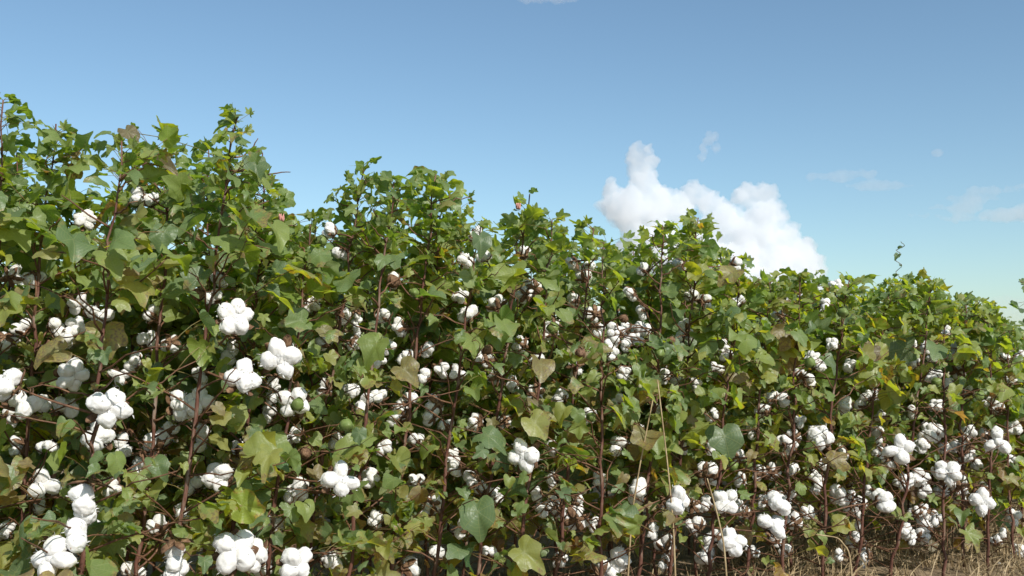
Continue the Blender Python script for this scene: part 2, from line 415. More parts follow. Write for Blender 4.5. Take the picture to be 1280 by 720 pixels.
BL += ' ' + ' '.join(f'{rnd.uniform(900, 1285):.0f},{rnd.uniform(540, 700):.0f},{rnd.choice((7, 8, 9, 10, 11))}' for _ in range(26))
BL += ' ' + ' '.join(f'{rnd.uniform(430, 1000):.0f},{rnd.uniform(400, 640):.0f},{rnd.choice((5, 6, 6, 7, 8))}' for _ in range(34))
for tok in BL.split():
    a, b, c = tok.split(','); kd = None
    if c[-1] == 'h': kd, c = 'hang', c[:-1]
    elif c[-1] == 'w': kd, c = 'wide', c[:-1]
    a, b, c = float(a), float(b), float(c)
    if kd is None: kd = rnd.choice(('compact', 'compact', 'compact', 'wide'))
    df = dfront(a)
    d = np.clip(0.043 * F / c, df - 0.2, df + 0.22)
    R = max(c * d / F * (1.12 if a < 640 else 1.25) * (1.15 if kd == 'hang' else 1), 0.033)
    bolls.append(dict(px=a, py=b, r=c, d=d, R=R, kind=kd, P=at(a, b, d)))
BX = np.array([b['px'] for b in bolls]); BY = np.array([b['py'] for b in bolls]); BR = np.array([b['r'] for b in bolls]); BD = np.array([b['d'] for b in bolls]); BP = np.array([b['P'] for b in bolls])

# ------------------------------------------------------------------ plants: front row from the photograph
FRONT = [  # pixel x of the stem at its foot, pixel of its tip, depth offset, hand-written label
    (-32, 4, 112, 0.10, 'tall cotton plant at the extreme left, its leafy tip cut by the picture edge'),
    (30, 70, 142, 0.18, 'cotton plant behind the leftmost red stem, lumpy white cluster low against the picture edge'),
    (93, 152, 163, -0.14, 'cotton plant with thick bare red stem, long hanging boll beside its lower stem'),
    (160, 215, 158, 0.16, 'cotton plant with big bolls stacked between the two bare red stems'),
    (209, 297, 133, -0.05, 'tallest cotton plant at left, red stem crossing a tight four-lock boll'),
    (268, 330, 222, 0.12, 'cotton plant right of the tallest one, column of three bolls in mid height'),
    (318, 388, 268, 0.0, 'low cotton plant in the first dip of the skyline, heavy boll at its foot'),
    (372, 455, 200, 0.22, 'cotton plant with the left one of two matching leafy spires'),
    (425, 492, 215, 0.02, 'leafy cotton plant between two spires, fallen-open boll low among grey leaves'),
    (480, 545, 205, 0.20, 'cotton plant with the slimmer right one of two matching spires'),
    (535, 602, 262, 0.05, 'leafy cotton plant just right of the slimmer spire, few small bolls showing'),
    (590, 662, 230, 0.15, 'cotton plant peaking alone left of the cloud, wilted pink flower near its tip'),
    (640, 690, 262, 0.02, 'cotton plant under the left shoulder of the cloud, split boll at mid height'),
    (690, 742, 272, 0.15, 'cotton plant against the cloud\'s left flank, row of small bolls below its tip'),
    (752, 755, 290, -0.08, 'cotton plant with thin dark stem standing bare through the middle leaves'),
    (790, 828, 268, 0.10, 'cotton plant with broad leafy tip in front of the cloud, beside the straw stalks'),
    (835, 873, 259, 0.16, 'cotton plant whose tip stands highest against the middle of the cloud'),
    (880, 925, 325, 0.02, 'cotton plant with crowded bolls by its foot, browning leaf at the cloud\'s lower edge'),
    (930, 962, 340, 0.10, 'cotton plant standing where the cloud meets the leaves, thinly leaved below'),
    (975, 1000, 334, 0.0, 'cotton plant under the bright right end of the cloud, bolls piled near dry grass'),
    (1028, 1062, 337, -0.05, 'cotton plant just right of the cloud with bare leaning lower stem'),
    (1070, 1110, 346, 0.12, 'cotton plant with dark dead leaf hanging at mid height'),
    (1112, 1165, 337, 0.0, 'cotton plant bearing the last high tip before the slope to the right'),
    (1178, 1180, 378, -0.12, 'cotton plant with straight slender red stem and a high stack of bolls'),
    (1205, 1207, 364, 0.12, 'cotton plant with low leafy top on the slope right of the slender stem'),
    (1234, 1238, 376, -0.05, 'cotton plant with pairs of bolls along leaning twigs near the right edge'),
    (1268, 1262, 398, 0.05, 'low cotton plant beside the climbing vine at the right edge'),
    (1312, 1300, 408, 0.08, 'cotton plant mostly cut off by the right edge of the picture'),
]

class Plant: pass
plants = []
def add_plant(base, top, row, label, group=None):
    p = Plant(); p.base = np.array((base[0], base[1], 0.0)); p.top = np.array(top); p.row = row; p.label = label; p.group = group
    H = p.top[2]; n = 24
    t = np.linspace(0, 1, n)[:, None]
    ctrl = (p.base + p.top) / 2; ctrl[:2] += rng.normal(0, 0.03, 2)
    pts = bez(p.base, ctrl, p.top, n)
    pts[1:-1, :2] += rng.normal(0, 0.0042, (n - 2, 2))
    p.pts = pts; p.H = H
    p.branches = []; p.bolls = []; p.lv = Leaves(); p.extra = []
    plants.append(p)
    return p
def stem_at(p, t):
    x = np.clip(t, 0, 1) * (len(p.pts) - 1); i = min(int(x), len(p.pts) - 2); f = x - i
    return p.pts[i] * (1 - f) + p.pts[i + 1] * f

for bx, tx, ty, dp, lab in FRONT:
    d = dfront(bx) + dp
    b = at(bx, 700, d); t = at(tx, ty + 13, d + 0.03)
    add_plant(b[:2], t, 0, lab, 'cotton plants along the near edge of the field')

s_of = lambda P: (P[:2] - ROW0) @ RT
USED = set()
SHORT = ['the plant cut by the left edge', 'the lumpy cluster at the left edge', 'the leftmost bare red stem', 'the bolls between two red stems', 'the tallest left plant', 'the column of three bolls',
         'the first dip in the skyline', 'the left leafy spire', 'the gap between the two spires', 'the slimmer right spire', 'the dip right of both spires', 'the lone peak left of the cloud', "the cloud's left shoulder",
         "the cloud's left flank", 'the thin dark bare stem', 'the tall straw stalk', 'the highest tip before the cloud', 'the browning leaf under the cloud', 'the spot where cloud meets leaves', "the cloud's bright right end",
         'the leaning stem right of the cloud', 'the hanging dark dead leaf', 'the last high skyline tip', 'the straight slender red stem', 'the slope right of the slender stem', 'the paired bolls near the right edge',
         'the climbing vine', 'the plant cut by the right edge']
ROWS = [(0.42, 0.20, 'filling'), (0.95, 0.23, 'second'), (1.75, 0.27, 'third'), (2.7, 0.31, 'fourth'), (3.8, 0.36, 'fifth')]
LABELS = {
    ('filling', 0): 'leafy cotton plant crowded close behind the tall plants of the left third',
    ('filling', 1): 'leafy cotton plant crowded close behind the plants below the two spires and cloud',
    ('filling', 2): 'leafy cotton plant crowded close behind the boll-heavy plants of the right third',
    ('second', 0): 'cotton plant in the second row, glimpsed through the leaves of the left half',
    ('second', 1): 'cotton plant in the second row, glimpsed through the leaves of the right half',
    ('third', 0): 'cotton plant in the third row, small between the nearer stems',
    ('fourth', 0): 'distant cotton plant in the fourth row, hidden but for scraps of leaf',
    ('fifth', 0): 'most distant cotton plant, a scrap of leaf at the skyline',
}
for ri, (pp, sp, nm) in enumerate(ROWS):
    s = -0.9 - 0.2 * ri
    while s < 5.2 + 2.2 * ri:
        q = ROW0 + RT * (s + rnd.uniform(-0.05, 0.05)) + RN * (pp + rnd.uniform(-0.1, 0.1))
        s += sp * rnd.uniform(0.8, 1.2)
        px, py, z = project(np.array((q[0], q[1], 0.9)))
        if px < -120 or px > 1400: continue
        h = rnd.uniform(1.36, 1.62)
        cap = 0.9 + (450 - (sky_y(px) + rnd.uniform(8, 50))) / F * z
        h = min(h, cap)
        top = (q[0] + rnd.uniform(-0.05, 0.05), q[1] + rnd.uniform(-0.05, 0.05), h)
        if nm == 'filling': zone = 0 if px < 430 else (1 if px < 880 else 2)
        elif nm == 'second': zone = 0 if px < 640 else 1
        else: zone = 0
        lab = LABELS[(nm, zone)]
        if ri < 2:
            fi = int(np.argmin([abs(project(plants[k].top)[0] - px) for k in range(28)]))
            dx = px - project(plants[fi].top)[0]
            side_ = ('left of', 'right of')[int(dx > 0)]
            opts = ([f'leafy cotton plant close behind {SHORT[fi]}', f'leafy cotton plant close behind and {side_} {SHORT[fi]}', f'leafy cotton plant partly hidden behind {SHORT[fi]}', f'leafy cotton plant filling in {side_} {SHORT[fi]}'] if ri == 0 else
                    [f'half hidden cotton plant further behind {SHORT[fi]}', f'half hidden cotton plant further behind and {side_} {SHORT[fi]}', f'cotton plant glimpsed deeper behind {SHORT[fi]}', f'cotton plant glimpsed deeper behind and {side_} {SHORT[fi]}'])
            for lab in opts:
                if lab not in USED: break
            USED.add(lab)
        add_plant(q, top, ri + 1, lab, {'filling': ['left', 'middle', 'right'][zone] + ' filling plants just behind the near edge',
                                        'second': 'second row plants, ' + ['left', 'right', ''][zone] + ' half', 'third': 'third row plants',
                                        'fourth': 'fourth row plants', 'fifth': 'farthest plants at the skyline'}[nm])

# ------------------------------------------------------------------ give every boll of the photograph to the nearest plant that can carry it
for b in bolls:
    best, bd = None, 1e9
    for p in plants:
        if p.row > 2: continue
        tz = b['P'][2] / p.H
        if tz > 0.97: continue
        sp = stem_at(p, tz); dist = np.linalg.norm(sp[:2] - b['P'][:2]) + 0.05 * p.row + 0.012 * len(p.bolls)
        if dist < bd: best, bd = p, dist
    p = best
    P, R = b['P'], b['R']
    t0 = np.clip((P[2] - rnd.uniform(-0.02, 0.12)) / p.H, 0.05, 0.95); s0 = stem_at(p, t0)
    out = nrm(np.array((P[0] - s0[0], P[1] - s0[1], 0)) + 1e-4)
    if b['kind'] == 'hang':
        ax = nrm(np.array((rnd.uniform(-.25, .25), rnd.uniform(-.25, .25), 1))); foot = P + ax * R * 0.75
    else:
        ax = nrm(0.7 * out + 0.22 * nrm(CAM - P) + np.array((rnd.uniform(-.5, .5), rnd.uniform(-.5, .2), rnd.uniform(-.35, .75)))); foot = P - ax * R * 0.62
    L = np.linalg.norm(foot - s0)
    ctrl = (s0 + foot) / 2 + np.array((0, 0, 0.10 * L + (0.06 if b['kind'] == 'hang' else -0.02))) + rng.normal(0, 0.02, 3)
    p.branches.append((bez(s0, ctrl, foot, 8), 0.0038, 0.0020))
    p.bolls.append((P, R, ax, rnd.uniform(0, 6.28), b['kind']))

# ------------------------------------------------------------------ leaves and branches of every plant
def rand_tint(t, px, py):
    u = rnd.random()
    if u < 0.13: v = rnd.uniform(0.0, 0.22)
    elif u < 0.50: v = rnd.uniform(0.22, 0.58)
    elif u < 0.82: v = rnd.uniform(0.58, 0.8)
    elif u < 0.94: v = rnd.uniform(0.8, 0.91)
    else: v = rnd.uniform(0.92, 1.0)
    if t > 0.8: v = rnd.uniform(0.30, 0.78)
    if px > 850 and rnd.random() < 0.25: v = rnd.uniform(0.7, 0.9)
    return v

def put_leaf(p, pos0, az, t, size, plen):
    out = np.array((math.cos(az), math.sin(az), 0.0))
    el = rnd.uniform(0.1, 0.8)
    pd = out * math.cos(el) + np.array((0, 0, math.sin(el)))
    pos = pos0 + pd * plen
    if t > 0.82:
        Nn = np.array((0, 0, 0.7)) + 0.3 * SUN - 0.2 * out + rng.normal(0, 0.55, 3)
        T = out * 0.8 + np.array((0, 0, rnd.uniform(-0.5, 0.7))) + rng.normal(0, 0.25, 3)
    else:
        Nn = np.array((0, 0, 0.60)) + 0.35 * out + 0.35 * SUN + rng.normal(0, 0.42, 3)
        T = out * 0.75 + np.array((0, 0, rnd.uniform(-1.0, -0.05))) + rng.normal(0, 0.3, 3)
    px, py, z = project(pos)
    tint = rand_tint(t, px, py)
    old = 1 - t
    spot = max(0.0, rnd.gauss(0.17 + 0.17 * old, 0.15)) if tint < 0.92 else 0.5
    pale = 1.0 * (rnd.random() < 0.34) * rnd.uniform(0.3, 1) + rnd.uniform(0, 0.15)
    ctrl = pos0 + pd * plen * 0.55 + np.array((0, 0, 0.15 * plen))
    p.lv.add(pos, T, Nn, size, tint, spot, pale, stalk=(pos0, ctrl, pos, 0.0014 if size > 0.045 else 0.0009),
             tpl=rnd.choice((1, 2)) if t > 0.82 else None)

for p in plants:
    nodes = max(10, int(p.H / 0.049)); az = rnd.uniform(0, 6.28)
    for i in range(nodes):
        t = 0.12 + 0.86 * max(0, (i + rnd.uniform(-.3, .3)) / nodes) ** 0.88
        az += 2.4 + rnd.uniform(-0.4, 0.4)
        s0 = stem_at(p, t)
        size = (0.078 - 0.040 * max(0, (t - 0.68) / 0.32) ** 1.2) * rnd.uniform(0.42, 1.25)
        for k in range(2 if p.row < 3 else 1):
            put_leaf(p, s0, az + k * rnd.uniform(1.5, 4.5), t, size * (1 if k == 0 else rnd.uniform(0.6, 0.95)), rnd.uniform(0.05, 0.14) * (1.1 - 0.6 * t * t))
        if 0.16 < t < 0.95:
            a2 = az + rnd.uniform(0.8, 1.6) * rnd.choice((-1, 1))
            if p.row == 0 and rnd.random() < 0.35: a2 = math.atan2(CAM[1] - s0[1], CAM[0] - s0[0]) + rnd.uniform(-0.9, 0.9)
            L = (0.10 + 0.27 * (1 - t) ** 0.7) * rnd.uniform(0.6, 1.15)
            if t > 0.72: L *= 0.75
            out = np.array((math.cos(a2), math.sin(a2), 0.0)); e = rnd.uniform(0.15, 0.7)
            end = s0 + out * L * math.cos(e) + np.array((0, 0, L * math.sin(e)))
            ctrl = (s0 + end) / 2 + np.array((0, 0, 0.08 * L)) + rng.normal(0, 0.015, 3)
            pts = bez(s0, ctrl, end, 6)
            pts[1:-1] += rng.normal(0, 0.004, (4, 3))
            p.branches.append((pts, 0.0030, 0.0014))
            nl = max(1, int(L / 0.055))
            for k in range(nl):
                f = (k + 0.8) / nl; q = pts[0] * (1 - f) + pts[-1] * f
                q = pts[min(5, int(round(f * 5)))]
                for kk in range(3 if p.row < 2 else 1):
                    put_leaf(p, q, a2 + rnd.uniform(-1.8, 1.8), t, size * rnd.uniform(0.35, 0.98), rnd.uniform(0.02, 0.10))
            if p.row >= 2 and t < 0.8 and rnd.random() < 0.16:
                R = rnd.uniform(0.036, 0.05); ax = nrm(out + rng.normal(0, 0.5, 3))
                p.bolls.append((end + ax * R * 0.6, R, ax, rnd.uniform(0, 6.28), 'small'))
    if p.row < 2:
        for k in range(rnd.choice((1, 2, 3))):
            t = rnd.uniform(0.35, 0.85); a2 = rnd.uniform(0, 6.28); s0 = stem_at(p, t)
            q = s0 + np.array((math.cos(a2), math.sin(a2), rnd.uniform(-0.2, 0.5))) * rnd.uniform(0.08, 0.24)
            p.branches.append((bez(s0, (s0 + q) / 2 + np.array((0, 0, 0.02)), q, 5), 0.0022, 0.0014))
            p.extra.append((q, nrm(q - s0 + rng.normal(0, 0.08, 3)), rnd.uniform(0.014, 0.019), rnd.random() < 0.15))
        lowx = project(p.base + np.array((0, 0, 0.3)))[0]
        for k in range(rnd.randint(4, 7) if lowx > 560 else 3):        # leafless lower twigs
            t = rnd.uniform(0.04, 0.42); a2 = rnd.uniform(0, 6.28); s0 = stem_at(p, t); L = rnd.uniform(0.12, 0.34)
            end = s0 + L * nrm((math.cos(a2), math.sin(a2), rnd.uniform(-0.3, 0.7)))
            pts = bez(s0, (s0 + end) / 2 + rng.normal(0, 0.035, 3), end, 8); pts[1:-1] += rng.normal(0, 0.006, (6, 3))
            p.branches.append((pts, 0.0026, 0.0010))
            if rnd.random() < 0.5:
                p.lv.add(end, np.array((rnd.uniform(-.6, .6), rnd.uniform(-.6, .6), -1)), rng.normal(0, 1, 3), rnd.uniform(0.025, 0.06), rnd.uniform(0.91, 1.0), 0.5, 0.2, fold=rnd.uniform(0.5, 1.5), curl=rnd.uniform(0.5, 1.6))
        for k in range(34):                     # small regrowth leaves along the twigs
            b_ = rnd.choice(p.branches)[0]; q = b_[rnd.randrange(2, len(b_))]; sz_ = rnd.uniform(0.014, 0.036)
            o_ = nrm(rng.normal(0, 1, 3)); T_ = nrm(rng.normal(0, 1, 3) + np.array((0, 0, -0.2)))
            p.lv.add(q + o_ * rnd.uniform(0.01, 0.04), T_, np.array((0, 0, 0.7)) + 0.5 * SUN + rng.normal(0, 0.6, 3), sz_, rnd.uniform(0.35, 0.86) if rnd.random() < 0.85 else rnd.uniform(0.91, 1.0), 0.15, rnd.random() ** 2, stalk=(q, q + o_ * 0.005, q + o_ * 0.02, 0.0008))
    # tip: young leaves and squares
    for k in range(30 if p.row < 2 else 14):
        t = 1 - 0.22 * rnd.random() ** 1.3; a2 = rnd.uniform(0, 6.28)
        put_leaf(p, stem_at(p, t), a2, 1.0, rnd.uniform(0.022, 0.042) + 0.13 * (1 - t), rnd.uniform(0.015, 0.06) + 0.25 * (1 - t))
    for k in range(7 if p.row < 2 else 3):      # leafy buds: three folded bracts each
        t = rnd.uniform(0.84, 1.0); a2 = rnd.uniform(0, 6.28); out = np.array((math.cos(a2), math.sin(a2), rnd.uniform(0.1, 0.8)))
        q = stem_at(p, t) + out * rnd.uniform(0.02, 0.075)
        for j in range(3):
            a3 = a2 + j * 2.1; o3 = np.array((math.cos(a3), math.sin(a3), 0))
            p.lv.add(q, 0.55 * out + np.array((0, 0, 0.8)) + 0.35 * o3, o3 * -1 + rng.normal(0, .2, 3), rnd.uniform(0.018, 0.028), rnd.uniform(0.5, 0.82), 0.15, rnd.uniform(0.1, 1.0), tpl=2, fold=0.5, curl=-0.5,
                     stalk=(stem_at(p, t), (stem_at(p, t) + q) / 2, q, 0.0012) if j == 0 else None)

# single conspicuous leaves of the photograph: pixel of the leaf base, length in pixels, tint, spots, painted dust-grey sheen
for x, y, L, tint, spot, pale, tx, tz in (
    (132, 415, 52, 0.90, 0.62, 0.0, 0.1, -0.9), (70, 440, 46, 0.925, 0.55, 0.2, -0.8, -0.4), (315, 605, 52, 0.04, 0.15, 0.0, -1, -0.4), (330, 575, 40, 0.35, 0.1, 0.7, 0.3, -0.3),
    (205, 290, 28, 0.2, 0.1, 0.8, 0.1, -0.9), (250, 345, 30, 0.12, 0.4, 0.4, -0.3, -0.8), (345, 340, 28, 0.15, 0.1, 0.8, 0.8, -0.3), (470, 430, 36, 0.62, 0.3, 0.1, -0.6, -0.7),
    (505, 462, 40, 0.935, 0.5, 0.2, 0.8, -0.6), (597, 640, 52, 0.22, 0.15, 0.7, 0.2, -1), (655, 690, 50, 0.84, 0.35, 0.0, 0.7, -0.4), (735, 442, 34, 0.94, 0.4, 0.2, 0.9, 0.4),
    (1085, 440, 26, 1.0, 0.3, 0.0, -0.1, -1), (1040, 575, 27, 0.945, 0.6, 0.0, 0.7, -0.5), (668, 528, 30, 0.875, 0.4, 0.0, 0.7, -0.7), (1050, 655, 22, 0.875, 0.2, 0.0, 1, -0.1),
    (185, 352, 34, 0.89, 0.6, 0.0, -0.3, -0.8), (200, 205, 26, 1.0, 0.4, 0.1, 0.8, -0.2), (318, 205, 28, 0.06, 0.2, 0.0, 0.3, -0.9), (160, 165, 24, 0.99, 0.3, 0.1, 0.5, -0.8),
    (440, 560, 36, 0.75, 0.3, 0.1, -0.7, -0.5), (610, 545, 34, 0.16, 0.1, 0.8, 0.7, -0.5), (905, 545, 34, 0.08, 0.1, 0.0, 0.1, -1), (915, 340, 28, 0.91, 0.6, 0.0, -0.9, -0.5), (600, 300, 26, 0.05, 0.2, 0.2, 0.2, -1)):
    d = dfront(x) - 0.13; P = at(x, y, d)
    p = min((q for q in plants if q.row == 0), key=lambda q: np.linalg.norm(stem_at(q, min(P[2] / q.H, 1))[:2] - P[:2]) + (9 if P[2] > q.H else 0))
    s0 = stem_at(p, np.clip((P[2] - 0.05) / p.H, 0, 0.97))
    p.lv.add(P, np.array((tx, -0.35, tz)), np.array((rnd.uniform(-.3, .5), -1.0, 0.75 + 0.2 * rnd.random())), (0.85 if L < 40 else 0.66) * L * d / F, tint, spot, pale, tpl=rnd.choice((0, 1)), fold=rnd.uniform(0.3, 0.9), curl=rnd.uniform(0.4, 1.2),
             stalk=(s0, (s0 + P) / 2 + np.array((0, 0, 0.03)), P, 0.0015))
    p.hero = getattr(p, 'hero', []) + [len(p.lv.d) - 1]

# leaves that must not hide what the photograph shows in front
STEMS = [((95, 692), (100, 488), 6), ((213, 610), (240, 375), 6), ((240, 375), (263, 285), 5), ((755, 640), (751, 470), 4), ((1178, 710), (1178, 500), 4),
         ((1111, 720), (1110, 645), 4), ((1026, 640), (1034, 545), 4), ((446, 320), (449, 250), 4), ((849, 408), (858, 355), 3), ((828, 352), (832, 300), 3),
         ((136, 262), (139, 205), 4), ((1234, 690), (1236, 620), 3)]
total = 0
for p in plants:
    n = len(p.lv.d)
    pos = np.array([l[0] for l in p.lv.d]); T = nrm([l[1] for l in p.lv.d]); sz = np.array([l[3] for l in p.lv.d])
    c = pos + T * sz[:, None] * 0.4
    x, y, z = project(c); rp = sz * F / z
    ok = np.ones(n, bool)
    tipx, tipy, _ = project(pos + T * sz[:, None])
    ok &= (y - 0.35 * rp > sky_y(x) - 9) & (tipy > sky_y(tipx) - 14)
    dpx = np.hypot(x[:, None] - BX[None], y[:, None] - BY[None])
    hide = (dpx < BR[None] * 0.95 + 0.60 * rp[:, None]) & (z[:, None] < BD[None] + 0.05)
    weight = np.where(BR >= 8, 1.0, 0.92)[None] * hide
    ok &= ~(rng.random(n) < weight.max(1))
    rel = c[:, None] - BP[None]; al = rel @ SUN                      # and the bolls hang where the sun reaches them
    off = np.linalg.norm(rel - al[..., None] * SUN, axis=-1)
    shade = (al > 0) & (al < 0.9) & (off < 0.02 + 0.40 * sz[:, None]) & (BR[None] >= 6)
    ok &= ~(rng.random(n) < 0.92 * shade.max(1))
    dl = dfront(x) - 0.02
    for (x0, y0), (x1, y1), w in STEMS:
        v = np.array((x1 - x0, y1 - y0)); tt = np.clip(((x - x0) * v[0] + (y - y0) * v[1]) / (v @ v), 0, 1)
        dd = np.hypot(x - x0 - tt * v[0], y - y0 - tt * v[1])
        ok &= ~((dd < w + 0.45 * rp) & (z < dl + 0.1))
    k = np.clip((y - 530) / 140, 0, 1) * np.clip((x - 600) / 260, 0, 1)
    ok &= rng.random(n) > 0.45 * k
    k2 = (y > 760) | (z < 1.6)
    ok &= ~k2
    ok[getattr(p, 'hero', [])] = True
    p.keep = list(np.nonzero(ok)[0]); total += len(p.keep)

for pi, p in enumerate(plants):
    root = bpy.data.objects.new('cotton_plant', None); COL.objects.link(root); root.location = p.base; root.empty_display_size = 0.1
    tag(root, p.label, 'cotton plant', p.group)
    r0 = 0.0072 if p.row == 0 else 0.0064
    rad = np.interp(np.linspace(0, 1, len(p.pts)), (0, 0.5, 1), (r0, r0 * 0.72, 0.002))
    rad = rad * (1 + 0.12 * np.sin(np.arange(len(rad)) * 2.3))
    sV, sT = tube(p.pts, rad, 7 if p.row == 0 else 5)
    if p.row >= 2:
        sV, sT = join([(sV, sT)] + [tube(b, np.linspace(r1, r2, len(b)), 3) for b, r1, r2 in p.branches])
    link('stem', mesh_from('stem', sV - p.base, sT, [M_STEM]), root)
    if p.row < 2:
        for b, r1, r2 in p.branches:
            V, T = tube(b, np.linspace(r1, r2, len(b)), 5)
            link('branch', mesh_from('branch', V - p.base, T, [M_TWIG]), root)
    fm = build_foliage(p.lv, p.base, 0 if p.row == 0 else (1 if p.row <= 2 else 2), p.keep)
    if fm: link('foliage', fm, root)
    for P, R, ax, spin, kd in p.bolls:
        if kd == 'small':
            k_, me = rnd.choice(SMALL); q = frame_from((0, 0, 1) if k_ == 'hang' else ax, spin)
            o = link('boll', me, root, P - p.base)
            o.rotation_mode = 'QUATERNION'; o.rotation_quaternion = q; o.scale = (R, R, R)
        else:
            me, mb = rnd.choice(BOLLS[kd]); q = frame_from(ax, spin)
            o = link('boll', me, root, P - p.base); o.rotation_mode = 'QUATERNION'; o.rotation_quaternion = q
            o.scale = (R * rnd.uniform(0.92, 1.08), R * rnd.uniform(0.92, 1.08), R)
            link('burr', mb, o)

def closed_boll(q, ax, r, base, brown):
    V = ICO3[0].copy(); V[:, 2] *= 1.25; V[:, :2] *= (1 - 0.28 * np.clip(V[:, 2:3], 0, 2) ** 2)
    a = np.arctan2(V[:, 1], V[:, 0]); V[:, :2] *= (1 - 0.05 * np.abs(np.cos(2 * a)) ** 6)[:, None]
    parts = [(V, ICO3[1])]
    for i in range(3):
        ph = i * 2.1; s_ = np.linspace(0, 1, 5)
        rr = 1.02 * np.sin(0.3 + s_ * 1.5) + 0.15; P = np.stack([rr * math.cos(ph), rr * math.sin(ph), -1.25 + 1.75 * s_], 1)
        parts.append(tube(P, (0.3, 0.62, 0.6, 0.4, 0.03), 6, 0.08, side=(math.cos(ph), math.sin(ph), 0.02)))
    V, T = join(parts)
    return V, T
CB = closed_boll(None, None, 1, None, False)
CB_G = mesh_from('green_boll', CB[0], CB[1], [M_GREENBOLL]); CB_B = mesh_from('dry_boll', CB[0], CB[1], [M_BURR])
for o in [o for o in COL.objects if o.name.startswith('cotton_plant')]:
    for p in plants:
        if p.extra and np.allclose(p.base, o.location, atol=1e-4):
            for q, ax, r, br in p.extra:
                b = link('dry_boll' if br else 'green_boll', CB_B if br else CB_G, o, q + ax * r - p.base)
                b.rotation_mode = 'QUATERNION'; b.rotation_quaternion = frame_from(ax, rnd.uniform(0, 6)); b.scale = (r, r, r)
# wilted pink flowers and unopened bolls on single plants
def add_flower(px, py, pidx):
    p = plants[pidx]; d = project(stem_at(p, 0.95))[2] - 0.06; P = at(px, py, d)
    parts = []
    for j in range(5):
        a = j * 1.26; s = np.linspace(0, 1, 4)
        pts = np.stack([0.005 * np.cos(a + s) * (1 + s * 0.3), 0.005 * np.sin(a + s) * (1 + s * 0.3), 0.022 * s], 1) + P
        parts.append(tube(pts, (0.003, 0.006, 0.005, 0.002), 5, 0.5))
    V, T = join(parts)
    root = [o for o in COL.objects if o.name.startswith('cotton_plant') and o.get('label') == p.label][0]
    o = link('wilted_flower', mesh_from('wilted_flower', V - p.base, T, [M_PINK]), root)
    o['label'] = 'wilted pink flower'
add_flower(648, 262, 11); add_flower(352, 277, 6)

# ------------------------------------------------------------------ vines climbing out of the crop
def vine(pix, d, lab, leaf_r, top_from):
    base = at(pix[0][0], 700, d); base[2] = 0
    pts = [base] + [at(x, y, d) for x, y in pix]
    P = np.array(pts); t = np.linspace(0, len(P) - 1, 40); i = np.minimum(t.astype(int), len(P) - 2); f = (t - i)[:, None]
    Q = P[i] * (1 - f) + P[i + 1] * f
    Q[:, 0] += 0.012 * np.sin(np.arange(40) * 1.1); Q[:, 1] += 0.012 * np.cos(np.arange(40) * 1.1)
    root = bpy.data.objects.new('climbing_vine', None); COL.objects.link(root); root.location = base
    tag(root, lab, 'vine')
    V, T = tube(Q, 0.0016, 4); link('stem', mesh_from('stem', V - base, T, [M_PETIOLE]), root)
    lv = Leaves()
    for (x, y, r) in leaf_r:
        q = at(x, y, d); k = Q[np.argmin(np.linalg.norm(Q - q, axis=1))]
        lv.add(q, np.array((rnd.uniform(-.6, .6), -0.3, rnd.uniform(-1, .3))), np.array((rnd.uniform(-.4, .4), -1, 0.5)), r * d / F, rnd.uniform(0.05, 0.3), 0.2, 0.1, tpl=0, stalk=(k, (k + q) / 2, q, 0.001))
    link('foliage', build_foliage(lv, base, 0, range(len(lv.d))), root)
vine([(1122, 400), (1121, 360), (1124, 335), (1122, 316), (1130, 302)], 4.25, 'thin vine tendril rising from the skyline into open sky',
     [(1122, 319, 7), (1124, 310, 4), (1125, 331, 4), (1119, 345, 5)], 350)
vine([(1300, 430), (1288, 380), (1282, 358), (1277, 352)], 4.3, 'dark leaved vine leaning into the picture at the right edge',
     [(1277, 351, 7), (1271, 386, 15), (1281, 362, 8), (1280, 404, 9), (1266, 380, 8)], 350)

# ------------------------------------------------------------------ straw stalks and dry grass
for pix, d, lab in (
    ([(846, 735), (842, 660), (835, 585), (822, 475)], dfront(830) - 0.2, 'tall pale straw stalk standing upright among the middle leaves'),
    ([(780, 735), (790, 640), (800, 580), (817, 495)], dfront(810) - 0.12, 'shorter straw stalk leaning right towards the tall pale one'),
    ([(913, 735), (905, 680), (896, 640), (884, 598)], dfront(890) - 0.3, 'tan dry stalk crossing in front of the crowded bolls'),
    ([(1068, 735), (1062, 690), (1048, 672), (1020, 668)], dfront(1040) - 0.3, 'arching dry grass stem bent over near the bottom edge')):
    b = at(pix[0][0], 735, d); b[2] = 0
    P = np.array([b] + [at(x, y, d) for x, y in pix[1:]]); t = np.linspace(0, len(P) - 1, 20); i = np.minimum(t.astype(int), len(P) - 2); f = (t - i)[:, None]
    Q = P[i] * (1 - f) + P[i + 1] * f; Q[1:-1] = (Q[:-2] + Q[1:-1] + Q[2:]) / 3
    V, T = tube(Q, np.linspace(0.0035, 0.002, 20), 6)
    tag(link('straw_stalk', mesh_from('straw_stalk', V - b, T, [M_STRAW]), None, b), lab, 'straw stalk')

